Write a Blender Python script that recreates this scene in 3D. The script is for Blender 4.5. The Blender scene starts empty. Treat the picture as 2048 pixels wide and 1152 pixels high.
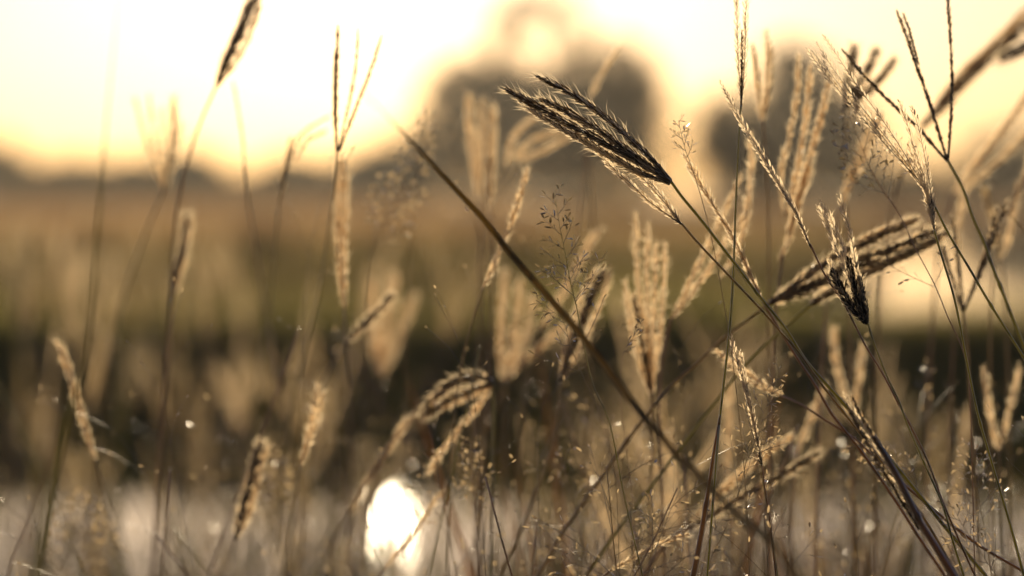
import bpy, math, random
import numpy as np
from mathutils import Vector

random.seed(7)
RNG = np.random.default_rng(7)
SC = bpy.context.scene
COL = SC.collection

# ------------------------------------------------------------------ camera
H = 0.70                      # eye height above the near bank (m)
FOC = 0.90                    # focus distance
K = 36.0 / 85.0 / 2048.0      # one photograph pixel at 1 m
PITCH = math.atan(186 * K)
cd = bpy.data.cameras.new("camera"); cam = bpy.data.objects.new("camera", cd); COL.objects.link(cam)
cam.location = (0, 0, H); cam.rotation_euler = (math.pi / 2 - PITCH, 0, 0)
cd.lens = 85; cd.sensor_width = 36; cd.clip_start = 0.02; cd.clip_end = 4000
cd.dof.use_dof = True; cd.dof.focus_distance = FOC; cd.dof.aperture_fstop = 4.2
SC.camera = cam

# ------------------------------------------------------------------ light
SUN_EL = math.radians(7.5); SUN_AZ = math.radians(-2.95)   # azimuth from +Y towards +X
w = bpy.data.worlds.new("World"); SC.world = w; w.use_nodes = True
nt = w.node_tree; nt.nodes.clear()
sky = nt.nodes.new('ShaderNodeTexSky'); sky.sky_type = 'NISHITA'; sky.sun_disc = False
sky.sun_elevation = SUN_EL; sky.sun_rotation = SUN_AZ; sky.air_density = 1.0; sky.dust_density = 2.0; sky.ozone_density = 1.0
mul = nt.nodes.new('ShaderNodeMix'); mul.data_type = 'RGBA'; mul.blend_type = 'MULTIPLY'; mul.inputs[0].default_value = 1.0
mul.inputs[7].default_value = (.52, .55, .82, 1)
bg = nt.nodes.new('ShaderNodeBackground'); bg.inputs[1].default_value = 0.06
wo = nt.nodes.new('ShaderNodeOutputWorld')
nt.links.new(sky.outputs[0], mul.inputs[6]); nt.links.new(mul.outputs[2], bg.inputs[0]); nt.links.new(bg.outputs[0], wo.inputs[0])
sl = bpy.data.lights.new("sun", 'SUN'); sl.energy = 5.0; sl.angle = math.radians(0.53); sl.color = (1.0, 0.80, 0.52)
sun = bpy.data.objects.new("sun", sl); COL.objects.link(sun)
sd = Vector((math.sin(SUN_AZ) * math.cos(SUN_EL), math.cos(SUN_AZ) * math.cos(SUN_EL), math.sin(SUN_EL)))
sun.rotation_euler = sd.to_track_quat('Z', 'Y').to_euler(); sun.location = sd * 50
SC.view_settings.view_transform = 'Standard'; SC.view_settings.look = 'None'
SC.view_settings.exposure = 0.4; SC.view_settings.gamma = 1.0
SC.render.engine = 'CYCLES'
SC.cycles.max_bounces = 8; SC.cycles.transparent_max_bounces = 4; SC.cycles.transmission_bounces = 6; SC.cycles.diffuse_bounces = 4
SC.cycles.sample_clamp_indirect = 6.0; SC.cycles.sample_clamp_direct = 28.0
SC.cycles.use_denoising = True

FWD = np.array([0, math.cos(PITCH), -math.sin(PITCH)]); UP = np.array([0, math.sin(PITCH), math.cos(PITCH)])
def P(px, py, d):
    """the point the photograph shows at pixel (px, py) when it stands d metres away"""
    return np.array([0, 0, H]) + d * (FWD + np.array([1.0, 0, 0]) * (px - 1024) * K + UP * (576 - py) * K)

# ------------------------------------------------------------------ materials
def mat(name, c1, c2, trans=0.0, tcol=None, rough=0.45, gloss=0.06, scale=300.0, rnd=0.25):
    m = bpy.data.materials.new(name); m.use_nodes = True; t = m.node_tree; t.nodes.clear(); N = t.nodes.new; L = t.links.new
    out = N('ShaderNodeOutputMaterial'); tc = N('ShaderNodeNewGeometry'); nz = N('ShaderNodeTexNoise')
    nz.inputs['Scale'].default_value = scale; nz.inputs['Detail'].default_value = 3; L(tc.outputs['Position'], nz.inputs['Vector'])
    mr = N('ShaderNodeMapRange'); mr.inputs[1].default_value = 0.32; mr.inputs[2].default_value = 0.68; L(nz.outputs[0], mr.inputs[0])
    mx = N('ShaderNodeMix'); mx.data_type = 'RGBA'; mx.inputs[6].default_value = (*c1, 1); mx.inputs[7].default_value = (*c2, 1); L(mr.outputs[0], mx.inputs[0])
    oi = N('ShaderNodeObjectInfo'); hs = N('ShaderNodeHueSaturation'); mv = N('ShaderNodeMapRange')
    mv.inputs[3].default_value = 1 - rnd; mv.inputs[4].default_value = 1 + rnd * 0.6; L(oi.outputs['Random'], mv.inputs[0]); L(mv.outputs[0], hs.inputs['Value']); L(mx.outputs[2], hs.inputs['Color'])
    df = N('ShaderNodeBsdfDiffuse'); L(hs.outputs[0], df.inputs[0]); sh = df
    if trans > 0:
        tr = N('ShaderNodeBsdfTranslucent'); 
        if tcol is not None:
            tm = N('ShaderNodeMix'); tm.data_type = 'RGBA'; tm.inputs[0].default_value = 0.75; L(hs.outputs[0], tm.inputs[6]); tm.inputs[7].default_value = (*tcol, 1); L(tm.outputs[2], tr.inputs[0])
        else: L(hs.outputs[0], tr.inputs[0])
        ms = N('ShaderNodeMixShader'); ms.inputs[0].default_value = trans; L(df.outputs[0], ms.inputs[1]); L(tr.outputs[0], ms.inputs[2]); sh = ms
    if gloss > 0:
        gl = N('ShaderNodeBsdfGlossy'); gl.inputs['Roughness'].default_value = rough; gl.inputs[0].default_value = (1, 1, 1, 1)
        fr = N('ShaderNodeFresnel'); fr.inputs[0].default_value = 1.45
        fm = N('ShaderNodeMath'); fm.operation = 'MULTIPLY'; fm.inputs[1].default_value = gloss * 10; fm.use_clamp = True; L(fr.outputs[0], fm.inputs[0])
        m2 = N('ShaderNodeMixShader'); L(fm.outputs[0], m2.inputs[0]); L(sh.outputs[0], m2.inputs[1]); L(gl.outputs[0], m2.inputs[2]); sh = m2
    L(sh.outputs[0], out.inputs[0]); return m
M = {}
M['pale'] = mat('straw_glume', (.68, .54, .37), (.56, .40, .24), .74, (.98, .84, .62), gloss=.03)
M['soft'] = mat('buff_glume', (.60, .45, .28), (.50, .35, .20), .74, (.95, .74, .47), gloss=.015)
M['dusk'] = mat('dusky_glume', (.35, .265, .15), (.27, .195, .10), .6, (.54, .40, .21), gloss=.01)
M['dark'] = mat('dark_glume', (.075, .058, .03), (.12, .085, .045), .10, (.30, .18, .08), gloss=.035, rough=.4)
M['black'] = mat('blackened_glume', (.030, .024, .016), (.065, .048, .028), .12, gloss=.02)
M['hair'] = mat('silky_hair', (.76, .62, .44), (.68, .52, .34), .80, (1, .86, .62), gloss=.015, rnd=.1)
M['rachis'] = mat('brown_rachis', (.20, .13, .065), (.13, .08, .04), .1, gloss=.05)
M['green'] = mat('green_culm', (.24, .22, .075), (.17, .17, .05), .45, (.62, .56, .17), gloss=.05, scale=60)
M['olive'] = mat('olive_culm', (.28, .22, .10), (.2, .165, .07), .42, (.62, .46, .2), gloss=.05, scale=60)
M['brown'] = mat('brown_culm', (.33, .215, .11), (.23, .145, .07), .38, (.6, .38, .18), gloss=.05, scale=60)
M['straw'] = mat('dry_culm', (.36, .24, .13), (.26, .16, .085), .3, (.7, .48, .25), gloss=.05, scale=60)
M['seed'] = mat('shiny_seed', (.50, .36, .22), (.10, .065, .04), .45, (.9, .7, .42), gloss=.085, rough=.30, scale=420)
M['grain'] = mat('dark_grain', (.10, .085, .05), (.24, .17, .10), .25, (.5, .38, .2), gloss=.09, rough=.3, scale=420)
M['leaf'] = mat('grass_blade', (.14, .15, .05), (.20, .17, .07), .5, (.42, .40, .11), gloss=.04, scale=25)
M['dryleaf'] = mat('dry_blade', (.40, .26, .14), (.28, .17, .09), .5, (.75, .48, .25), gloss=.03, scale=25)
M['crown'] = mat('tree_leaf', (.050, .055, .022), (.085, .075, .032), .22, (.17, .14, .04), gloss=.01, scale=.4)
M['bark'] = mat('tree_bark', (.10, .075, .05), (.06, .045, .03), scale=3)

# ------------------------------------------------------------------ mesh helpers
class MB:
    def __init__(s): s.v = []; s.f = []; s.n = 0; s.mats = []
    def add(s, V, F, m):
        if m not in s.mats: s.mats.append(m)
        k = s.mats.index(m); V = np.asarray(V, float).reshape(-1, 3)
        for f in F: s.f.append((np.asarray(f, int) + s.n, k))
        s.v.append(V); s.n += len(V)
    def mesh(s, name, origin=None, smooth=True):
        V = np.concatenate(s.v)
        if origin is not None: V = V - np.asarray(origin)
        me = bpy.data.meshes.new(name); me.vertices.add(len(V)); me.vertices.foreach_set('co', V.ravel())
        loops = np.concatenate([f.ravel() for f, _ in s.f]); tot = np.concatenate([np.full(len(f), f.shape[1]) for f, _ in s.f])
        mi = np.concatenate([np.full(len(f), k) for f, k in s.f])
        me.loops.add(len(loops)); me.loops.foreach_set('vertex_index', loops)
        me.polygons.add(len(tot)); me.polygons.foreach_set('loop_start', np.concatenate([[0], np.cumsum(tot)[:-1]]))
        me.polygons.foreach_set('loop_total', tot); me.polygons.foreach_set('material_index', mi)
        me.polygons.foreach_set('use_smooth', np.full(len(tot), smooth))
        for m in s.mats: me.materials.append(M[m])
        me.update(calc_edges=True); return me
    def build(s, name, parent=None, smooth=True):
        """link as one object; its origin sits with its parent"""
        org = None if parent is None else np.array(parent.location)
        o = bpy.data.objects.new(name, s.mesh(name, org, smooth)); COL.objects.link(o)
        if parent is not None: o.parent = parent
        return o

def unit(a): return a / (np.linalg.norm(a, axis=-1, keepdims=True) + 1e-12)
def smooth_path(pts, n):
    """Catmull-Rom through the points, n samples equally spaced"""
    p = np.asarray(pts, float)
    if len(p) == 2: fine = p[0] + (p[1] - p[0]) * np.linspace(0, 1, 60)[:, None]
    else:
        q = np.vstack([2 * p[0] - p[1], p, 2 * p[-1] - p[-2]]); fine = []
        for i in range(1, len(q) - 2):
            t = np.linspace(0, 1, 16, endpoint=(i == len(q) - 3))[:, None]
            fine.append(.5 * (2 * q[i] + (q[i + 1] - q[i - 1]) * t + (2 * q[i - 1] - 5 * q[i] + 4 * q[i + 1] - q[i + 2]) * t ** 2 + (3 * q[i] - q[i - 1] - 3 * q[i + 1] + q[i + 2]) * t ** 3))
        fine = np.vstack(fine)
    s = np.concatenate([[0], np.cumsum(np.linalg.norm(np.diff(fine, axis=0), axis=1))])
    u = np.linspace(0, s[-1], n)
    return np.stack([np.interp(u, s, fine[:, k]) for k in range(3)], 1), s[-1]
def frames(p):
    T = unit(np.gradient(p, axis=0)); a = np.array([0.3, 1, 0.1])
    A = unit(np.cross(T, a)); B = np.cross(A, T); return T, A, B
def tube(mb, pts, r0, r1, m, n=24, sides=6, knots=()):
    p, L = smooth_path(pts, n); T, A, B = frames(p); r = np.linspace(r0, r1, n)
    for k, g in knots: r = r * (1 + g * np.exp(-((np.arange(n) / (n - 1) - k) * n / 1.1) ** 2))
    th = np.arange(sides) * 2 * math.pi / sides
    V = (p[:, None] + r[:, None, None] * (np.cos(th)[None, :, None] * A[:, None] + np.sin(th)[None, :, None] * B[:, None])).reshape(-1, 3)
    i, j = np.meshgrid(np.arange(n - 1), np.arange(sides), indexing='ij'); j2 = (j + 1) % sides
    F = np.stack([i * sides + j, i * sides + j2, (i + 1) * sides + j2, (i + 1) * sides + j], -1).reshape(-1, 4)
    c = np.arange(sides)
    mb.add(np.vstack([V, p[:1], p[-1:]]), [F, np.stack([(c + 1) % sides, c, np.full(sides, n * sides)], 1), np.stack([c + (n - 1) * sides, (c + 1) % sides + (n - 1) * sides, np.full(sides, n * sides + 1)], 1)], m)
# seed template along +z: rings at .22 and .6, pointed ends
LZ = np.array([(x * w, abs(x) * w * -.55, z) for z, w in ((0, .25), (.25, .85), (.6, 1.0), (.85, .6)) for x in (-1, 0, 1)] + [(0, 0, 1)])
LQ = np.array([(3 * r + c, 3 * r + c + 1, 3 * r + c + 4, 3 * r + c + 3) for r in range(3) for c in range(2)]); LT = np.array([(9, 10, 12), (10, 11, 12)])
def seeds(mb, pos, A, wd, ln, m, curve=None):
    """boat-shaped glumes: folded papery sheets, pointed at the tip"""
    n = len(pos)
    if n == 0: return
    R = unit(np.cross(A, RNG.normal(size=(n, 3)) + np.array([0, 1.1, 0]))); S = np.cross(A, R)
    V = pos[:, None] + LZ[None, :, :1] * wd[:, None, None] * R[:, None] + LZ[None, :, 1:2] * wd[:, None, None] * S[:, None] + LZ[None, :, 2:] * ln[:, None, None] * A[:, None]
    if curve is not None: V += (LZ[None, :, 2:] ** 2) * (ln * .16)[:, None, None] * curve[:, None]
    off = (np.arange(n) * 13)[:, None, None]
    mb.add(V.reshape(-1, 3), [(LT[None] + off).reshape(-1, 3), (LQ[None] + off).reshape(-1, 4)], m)
def hairs(mb, pos, A, ln, wd, m):
    n = len(pos)
    if n == 0: return
    R = unit(np.cross(A, RNG.normal(size=(n, 3)) * .6 + np.array([0, 1.0, 0]))); B = RNG.normal(size=(n, 3)) * .12
    mid = pos + A * (ln * .5)[:, None]; tip = pos + (unit(A + B)) * ln[:, None]; w2 = wd[:, None] * .5
    V = np.stack([pos - R * w2, pos + R * w2, mid + R * w2 * .8, mid - R * w2 * .8, tip], 1)
    o = (np.arange(n) * 5)[:, None]
    mb.add(V.reshape(-1, 3), [np.array([[0, 1, 2, 3]]) + o, np.array([[3, 2, 4]]) + o], m)

# spike styles; lengths in photograph pixels
ST = {
 'pale':  dict(sp=3.4, ln=17, wd=2.9, ang=22, an=3, rows=3, ro=1.5, m='pale', alt=None, hp=.14, hl=15, ha=27, rr=2.4, jit=.3),
 'sparse':dict(sp=5.4, ln=16, wd=3.3, ang=25, an=3, rows=2, ro=.8, m='pale', alt=None, hp=.03, hl=14, ha=26, rr=2.0, jit=.25),
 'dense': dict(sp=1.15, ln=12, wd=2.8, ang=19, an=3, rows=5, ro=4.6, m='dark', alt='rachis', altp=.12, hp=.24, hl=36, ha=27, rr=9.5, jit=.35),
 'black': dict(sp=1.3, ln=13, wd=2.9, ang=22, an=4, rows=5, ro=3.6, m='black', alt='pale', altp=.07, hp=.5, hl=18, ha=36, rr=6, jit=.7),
 'slim':  dict(sp=1.5, ln=9, wd=2.6, ang=17, an=4, rows=5, ro=1.4, m='rachis', alt='soft', altp=.3, hp=.2, hl=9, ha=26, rr=4.5, jit=.7),
 'soft':  dict(sp=1.6, ln=13, wd=2.7, ang=21, an=4, rows=5, ro=2.5, m='soft', alt='pale', altp=.5, hp=.35, hl=20, ha=30, rr=2.6, jit=.8),
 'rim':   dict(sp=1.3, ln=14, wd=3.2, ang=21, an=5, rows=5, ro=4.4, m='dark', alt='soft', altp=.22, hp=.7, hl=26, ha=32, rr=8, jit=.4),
 'dusk':  dict(sp=1.9, ln=13, wd=2.9, ang=21, an=4, rows=5, ro=2.5, m='dusk', alt='soft', altp=.25, hp=.35, hl=20, ha=30, rr=2.6, jit=.8),
}
def spike(mb, pts, d, style, fat=1.0, dens=1.0):
    """one finger of a seed head, base first"""
    s = ST[style]; u = K * d; n0 = 40
    p, L = smooth_path(pts, n0); T, A, B = frames(p)
    tube(mb, p, s['rr'] * u * .5 * min(fat, 1.3), s['rr'] * .2 * u if s['rr'] > 5 else .35 * u, {'black': 'black', 'dense': 'dark', 'rim': 'dark', 'soft': 'straw', 'dusk': 'straw'}.get(s['m'], 'rachis'), n=20, sides=5)
    n = int(L / (s['sp'] * u) * dens * max(1, fat) ** .8)
    t = (np.arange(n) + RNG.uniform(-.2, .2, n)) / n * .985 + .01; t = np.clip(t, 0, 1)
    ip = lambda a: np.stack([np.interp(t * (n0 - 1), np.arange(n0), a[:, k]) for k in range(3)], 1)
    pp, TT, AA, BB = ip(p), unit(ip(T)), unit(ip(A)), unit(ip(B))
    # the rows lie to both sides of the flat rachis
    base = np.array({2: [0, math.pi], 3: [0, math.pi, -1.6], 5: [0, math.pi, 1.2, -1.2, -1.9]}[s['rows']])
    ph = base[np.arange(n) % s['rows']] + RNG.normal(0, s['jit'] * .6, n)
    D = np.cos(ph)[:, None] * AA + np.sin(ph)[:, None] * BB
    env = np.clip(.55 + 2.4 * t, 0, 1) * np.clip(.42 + (1 - t) * 5.0, 0, 1)
    ang = np.radians(s['ang'] + RNG.normal(0, s['an'], n)) * (.6 + .4 * env)
    Ax = unit(np.cos(ang)[:, None] * TT + np.sin(ang)[:, None] * D)
    ln = s['ln'] * u * min(fat, 1.3) ** .4 * env * RNG.uniform(.75, 1.15, n); wd = s['wd'] * u * .62 * min(fat, 1.3) ** .5 * (.5 + .5 * env) * RNG.uniform(.8, 1.2, n)
    pos = pp + D * (s['ro'] * u * fat * env * RNG.uniform(.5, 1.0, n))[:, None]
    alt = RNG.random(n) < s.get('altp', 0)
    seeds(mb, pos[~alt], Ax[~alt], wd[~alt], ln[~alt], s['m'], D[~alt] * -.6)
    if s['alt']: seeds(mb, pos[alt], Ax[alt], wd[alt] * .9, ln[alt], s['alt'], D[alt] * -.4)
    k = np.nonzero(RNG.random(n) < s['hp'] * 1.6)[0]; k = np.concatenate([k, k[RNG.random(len(k)) < .5]])
    ha = np.radians(s['ha'] + RNG.normal(0, 9, len(k))); hd = unit(D[k] + RNG.normal(0, .35, (len(k), 3)))
    hairs(mb, pos[k] + Ax[k] * ln[k][:, None] * .55, unit(np.cos(ha)[:, None] * TT[k] + np.sin(ha)[:, None] * hd), s['hl'] * u * RNG.uniform(.5, 1.25, len(k)) * (.5 + .5 * env[k]), np.full(len(k), .85 * u), 'hair')

def ground_z(x, y):
    near = 0.0 - 1.05 * np.clip((y - 3.0) / 1.7, 0, 1) ** 1.4
    far = -1.05 + 0.80 * np.clip((y - 12.3) / 1.1, 0, 1) ** .8
    z = np.where(y < 8, near, far)
    edge = 0.55 + (y - 13.5) * 0.19 + .25 * np.sin(y * .31)       # the pond's left shore
    pond = np.clip((x - edge) / (0.25 + .01 * y), 0, 1) * np.clip((y - 13.9) / .8, 0, 1) * np.clip((96 - y) / 3, 0, 1) * np.clip((90 - x) / 4, 0, 1)
    return np.where(y > 13.0, z + 0.06 * np.clip((y - 13.0) / 1, 0, 1) - .35 * pond, z)

def thing(name, loc, label, cat, group=None):
    o = bpy.data.objects.new(name, None); COL.objects.link(o); o.location = loc; o.empty_display_size = .02
    o['label'] = label; o['category'] = cat
    o['kind'] = 'thing'
    if group: o['group'] = group
    return o
def root(pts):
    """continue a stalk from its lowest point down to the soil, straightening up as it goes"""
    p = np.array(pts[-1]); v = unit(np.array(pts[-1]) - np.array(pts[-2])); hgt = p[2] - float(ground_z(p[0], p[1]))
    hx = v[:2] / max(-v[2], .35) * hgt * .35; nrm = np.linalg.norm(hx)
    if nrm > .28: hx *= .28 / nrm
    out = []
    for t in (.12, .28, .5, .75, 1.0):
        xy = p[:2] + hx * (1 - (1 - t) ** 2); out.append(np.array([xy[0], xy[1], p[2] - hgt * t]))
    out[-1][2] = float(ground_z(out[-1][0], out[-1][1])) - .01
    return out
def px_path(pts, d, d2=None):
    d2 = d if d2 is None else d2; n = max(len(pts) - 1, 1)
    return [P(a, b, d + (d2 - d) * i / n) for i, (a, b) in enumerate(pts)]

def stem_mesh(mb, stem, d, d2, wpx, m):
    """stem pixels, top first; returns the root point"""
    w3 = px_path(stem, d, d2); rt = root(w3); r = wpx * .5 * K * d
    tube(mb, w3, r * .75, r, m, n=12 * len(w3), sides=7, knots=[(.55, .45)])
    tube(mb, [w3[-1]] + rt, r, r * 1.25, m, n=22, sides=7, knots=[(.4, .4)])
    return rt[-1]

def finger_grass(label, d, spikes, stem, style='pale', w=7, sm='green', fat=1.0, d2=None, group=None, dens=1.0, spread=.006, leaf=None):
    """spikes: pixel lines tip first, or (style, fat, line); stem: pixel line from the head down"""
    mbs = MB(); d2 = d2 if d2 else d * (1.25 if stem[0][0] < 900 else 1)
    foot = stem_mesh(mbs, stem, d, d2, w, sm)
    t = thing('finger_grass', tuple(foot), label, 'grass', group)
    mbs.build('stem', t)
    top = P(*stem[0], d)
    for sp in spikes:
        st_, ft_, ln_ = (style, fat, sp) if not isinstance(sp[0], str) else sp
        dz = random.uniform(-spread, spread) * d
        w3 = px_path(ln_[::-1], d, d + dz)
        mb = MB(); spike(mb, w3, d, st_, ft_, dens); mb.build('spike', t)
    if leaf:
        mb = MB(); blade(mb, px_path(leaf[0], d), leaf[1] * K * d, 'leaf'); mb.build('leaf', t)
    return t

def blade(mb, pts, wd, m, n=26):
    p, L = smooth_path(pts, n); T, A, B = frames(p); t = np.linspace(0, 1, n)
    wv = (wd * .5 * np.clip(t * 3.2 + .04, 0, 1))[:, None]       # pointed at the first end
    V = np.stack([p - A * wv, p + B * wv * .35, p + A * wv, p - B * wv * .12], 1).reshape(-1, 3)
    i = np.arange(n - 1)[:, None]; F = np.vstack([np.hstack([i * 4 + a, i * 4 + (a + 1) % 4, i * 4 + 4 + (a + 1) % 4, i * 4 + 4 + a]) for a in range(4)])
    mb.add(V, [F], m)

def branchlets(mb, pts, d, sub=5, seed_l=11, seed_w=2.4, m='seed', fine=1.1):
    """a panicle branch: thread with side threads, each ending in seeds"""
    u = K * d; p, L = smooth_path(pts, 14); T, A, B = frames(p)
    tube(mb, p, fine * u * .6, fine * u * .35, 'rachis', n=10, sides=4)
    pos, ax = [p[-1]], [T[-1]]
    for k in range(sub):
        i = int(3 + k * 10 / max(sub, 1)); side = unit(A[i] * (1 if k % 2 else -1) + B[i] * random.uniform(-.9, .9))
        dr = unit(T[i] * .9 + side * random.uniform(.4, .9)); ll = L * random.uniform(.14, .30)
        q = [p[i], p[i] + dr * ll * .5 + T[i] * ll * .05, p[i] + dr * ll + np.array([0, 0, -.02 * L])]
        tube(mb, q, fine * u * .35, fine * u * .25, 'rachis', n=5, sides=3)
        pos.append(q[-1]); ax.append(unit(q[-1] - q[1]))
        if random.random() < .6: pos.append(q[1]); ax.append(unit(dr + RNG.normal(0, .4, 3)))
    n = len(pos); seeds(mb, np.array(pos), unit(np.array(ax) + RNG.normal(0, .15, (n, 3))), np.full(n, seed_w * u * .5) * RNG.uniform(.7, 1.3, n), np.full(n, seed_l * u) * RNG.uniform(.7, 1.3, n), m)

def panicle_grass(label, d, axis, stem, nb=14, blen=90, w=2.6, sm='olive', d2=None, group=None, sub=5, up=.75, seed_l=11, seed_w=2.6, m='seed', extra=(), side=0):
    """axis: pixel line of the flowering part, tip first; stem: from its foot down"""
    mbs = MB(); d2 = d2 or d
    ax = px_path(axis, d); u = K * d
    p, L = smooth_path(ax[::-1], 40)
    foot = stem_mesh(mbs, stem, d, d2, w, sm); tube(mbs, p, w * .4 * u, .4 * u, sm, n=26, sides=5)
    t = thing('panicle_grass', tuple(foot), label, 'grass', group); mbs.build('stem', t)
    T, A, B = frames(p)
    for k in range(nb):
        f = k / max(nb - 1, 1); i = int(1 + f * 36); sgn = 1 if k % 2 else -1
        if side: sgn = side
        dr = unit(T[i] * up + (A[i] * sgn + B[i] * random.uniform(-1, 1)) * random.uniform(.45, .95))
        ll = blen * u * (1 - .72 * f) * random.uniform(.65, 1.15)
        q = [p[i], p[i] + dr * ll * .55, p[i] + dr * ll + T[i] * ll * .08 - np.array([0, 0, .04 * ll])]
        mb = MB(); branchlets(mb, q, d, sub if f < .8 else 2, seed_l, seed_w, m); mb.build('branch', t)
    for ln_ in extra:
        mb = MB(); branchlets(mb, px_path(ln_, d), d, sub, seed_l, seed_w, m); mb.build('branch', t)
    return t

def grass_blade(label, pts, d, d2, wpx, m='leaf', group=None, ds=None):
    w3 = [P(a, b, q) for (a, b), q in zip(pts, ds)] if ds else px_path(pts, d, d2); rt = root(w3)
    mb = MB(); blade(mb, w3 + rt, wpx * K * d2, m, n=60)
    t = thing('grass_plant', tuple(rt[-1]), label, 'grass', group); mb.build('leaf', t); return t

# ------------------------------------------------------------------ the land
def ground_mat():
    m = bpy.data.materials.new('field_soil'); m.use_nodes = True; t = m.node_tree; b = t.nodes['Principled BSDF']; N = t.nodes.new; L = t.links.new
    g = N('ShaderNodeNewGeometry'); n1 = N('ShaderNodeTexNoise'); n1.inputs['Scale'].default_value = .35; n1.inputs['Detail'].default_value = 6; L(g.outputs['Position'], n1.inputs[0])
    r = N('ShaderNodeValToRGB'); r.color_ramp.elements[0].position = .35; r.color_ramp.elements[0].color = (.10, .085, .035, 1); r.color_ramp.elements[1].position = .65; r.color_ramp.elements[1].color = (.24, .17, .09, 1)
    L(n1.outputs[0], r.inputs[0]); L(r.outputs[0], b.inputs['Base Color']); b.inputs['Roughness'].default_value = .9
    n2 = N('ShaderNodeTexNoise'); n2.inputs['Scale'].default_value = 9; n2.inputs['Detail'].default_value = 5; L(g.outputs['Position'], n2.inputs[0])
    bp = N('ShaderNodeBump'); bp.inputs['Distance'].default_value = .05; bp.inputs['Strength'].default_value = .7; L(n2.outputs[0], bp.inputs['Height']); L(bp.outputs[0], b.inputs['Normal'])
    return m
def water_mat(sc, st, rough):
    m = bpy.data.materials.new('water'); m.use_nodes = True; t = m.node_tree; b = t.nodes['Principled BSDF']; N = t.nodes.new; L = t.links.new
    b.inputs['Base Color'].default_value = (.075, .085, .04, 1); b.inputs['Roughness'].default_value = rough; b.inputs['IOR'].default_value = 1.333; b.inputs['Specular IOR Level'].default_value = .4
    g = N('ShaderNodeNewGeometry'); n = N('ShaderNodeTexNoise'); n.inputs['Scale'].default_value = sc; n.inputs['Detail'].default_value = 2; L(g.outputs['Position'], n.inputs[0])
    bp = N('ShaderNodeBump'); bp.inputs['Distance'].default_value = .02; bp.inputs['Strength'].default_value = st; L(n.outputs[0], bp.inputs['Height']); L(bp.outputs[0], b.inputs['Normal'])
    return m
M['soil'] = ground_mat(); M['channel'] = water_mat(3.0, .02, .018); M['pond'] = water_mat(1.2, .04, .04); M['pond'].node_tree.nodes['Principled BSDF'].inputs['Specular IOR Level'].default_value = .5
ys = np.concatenate([np.linspace(-40, -2, 8), np.linspace(0, 2.8, 6), np.linspace(3, 4.9, 16), np.linspace(6, 11.5, 5), np.linspace(12.1, 15.5, 40), np.linspace(16, 100, 120), np.linspace(104, 400, 20), np.array([600, 1000, 2200.])])
xs = np.concatenate([[-1600, -700, -300], np.linspace(-150, -10, 20), np.linspace(-9, 22, 160), np.linspace(23, 95, 60), [110, 150, 300, 700, 1600]])
X, Y = np.meshgrid(xs, ys); Z = ground_z(X, Y); Z = Z + np.where((Y > 13.2) | (Y < 3.4), .03 * np.sin(X * 1.7 + Y) * np.sin(Y * 1.3 - X * .6), 0)
mb = MB(); a, b_ = X.shape; i, j = np.meshgrid(np.arange(a - 1), np.arange(b_ - 1), indexing='ij')
mb.add(np.stack([X, Y, Z], -1).reshape(-1, 3), [np.stack([i * b_ + j, i * b_ + j + 1, (i + 1) * b_ + j + 1, (i + 1) * b_ + j], -1).reshape(-1, 4)], 'soil')
o = mb.build('ground'); o['kind'] = 'structure'
def sheet(name, x0, x1, y0, y1, z, m):
    mb = MB(); mb.add([(x0, y0, z), (x1, y0, z), (x1, y1, z), (x0, y1, z)], [[[0, 1, 2, 3]]], m); o = mb.build(name); o['kind'] = 'structure'; return o
sheet('channel_water', -200, 200, 3.2, 13.25, -.50, 'channel')
sheet('pond_water', .2, 92, 13.7, 97, -.31, 'pond')

def blades_field(name, label, n, xy, hgt, wd, m, frac2=None, m2=None):
    mb = MB(); z = ground_z(xy[:, 0], xy[:, 1]); base = np.column_stack([xy, z - .01])
    lean = RNG.normal(0, .28, (n, 2)); h = hgt * RNG.uniform(.45, 1.2, n); tip = base + np.column_stack([lean * h[:, None], h]); mid = base + np.column_stack([lean * h[:, None] * .35, h * .6])
    a = RNG.uniform(0, math.pi, n); r = np.column_stack([np.cos(a), np.sin(a), np.zeros(n)]) * (wd * .5)[:, None]
    V = np.stack([base - r, base + r, mid + r * .8, mid - r * .8, tip], 1)
    k = RNG.random(n) < (frac2 or 0)
    for sel, mm in ((~k, m), (k, m2)):
        c = int(sel.sum())
        if c == 0: continue
        o5 = (np.arange(c) * 5)[:, None]; mb.add(V[sel].reshape(-1, 3), [np.array([[0, 1, 2, 3]]) + o5, np.array([[3, 2, 4]]) + o5], mm)
    o = mb.build(name, smooth=False); o['kind'] = 'stuff'; o['label'] = label; o['category'] = 'grass'; return o
def scatter(n, y0, y1, wide=.30, powr=1.0):
    y = y0 + (y1 - y0) * RNG.random(n) ** powr; x = RNG.uniform(-1, 1, n) * (wide * y + .6); return np.column_stack([x, y])
def dry(p, m=.0): return p[ground_z(p[:, 0], p[:, 1]) > -.27]
M['meadow'] = mat('meadow_grass', (.145, .122, .048), (.20, .155, .065), .5, (.34, .265, .105), gloss=.02, scale=.5)
M['meadowdry'] = mat('dry_meadow_grass', (.36, .235, .12), (.28, .19, .09), .5, (.62, .38, .19), gloss=.02, scale=.4)
M['verge'] = mat('verge_grass', (.19, .18, .065), (.26, .21, .09), .6, (.52, .47, .15), gloss=.02, scale=1.5)
p = dry(scatter(60000, 14.2, 50)); blades_field('meadow_grass', 'green meadow grass lit from behind beyond the channel', len(p), p, .22, .006 + p[:, 1] * .0009, 'meadow', .12, 'meadowdry')
p = dry(scatter(52000, 46, 176)); blades_field('dry_meadow_grass', 'tan dry grass far out in the meadow below the trees', len(p), p, .42, .02 + p[:, 1] * .0016, 'meadowdry', .15, 'meadow')
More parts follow.
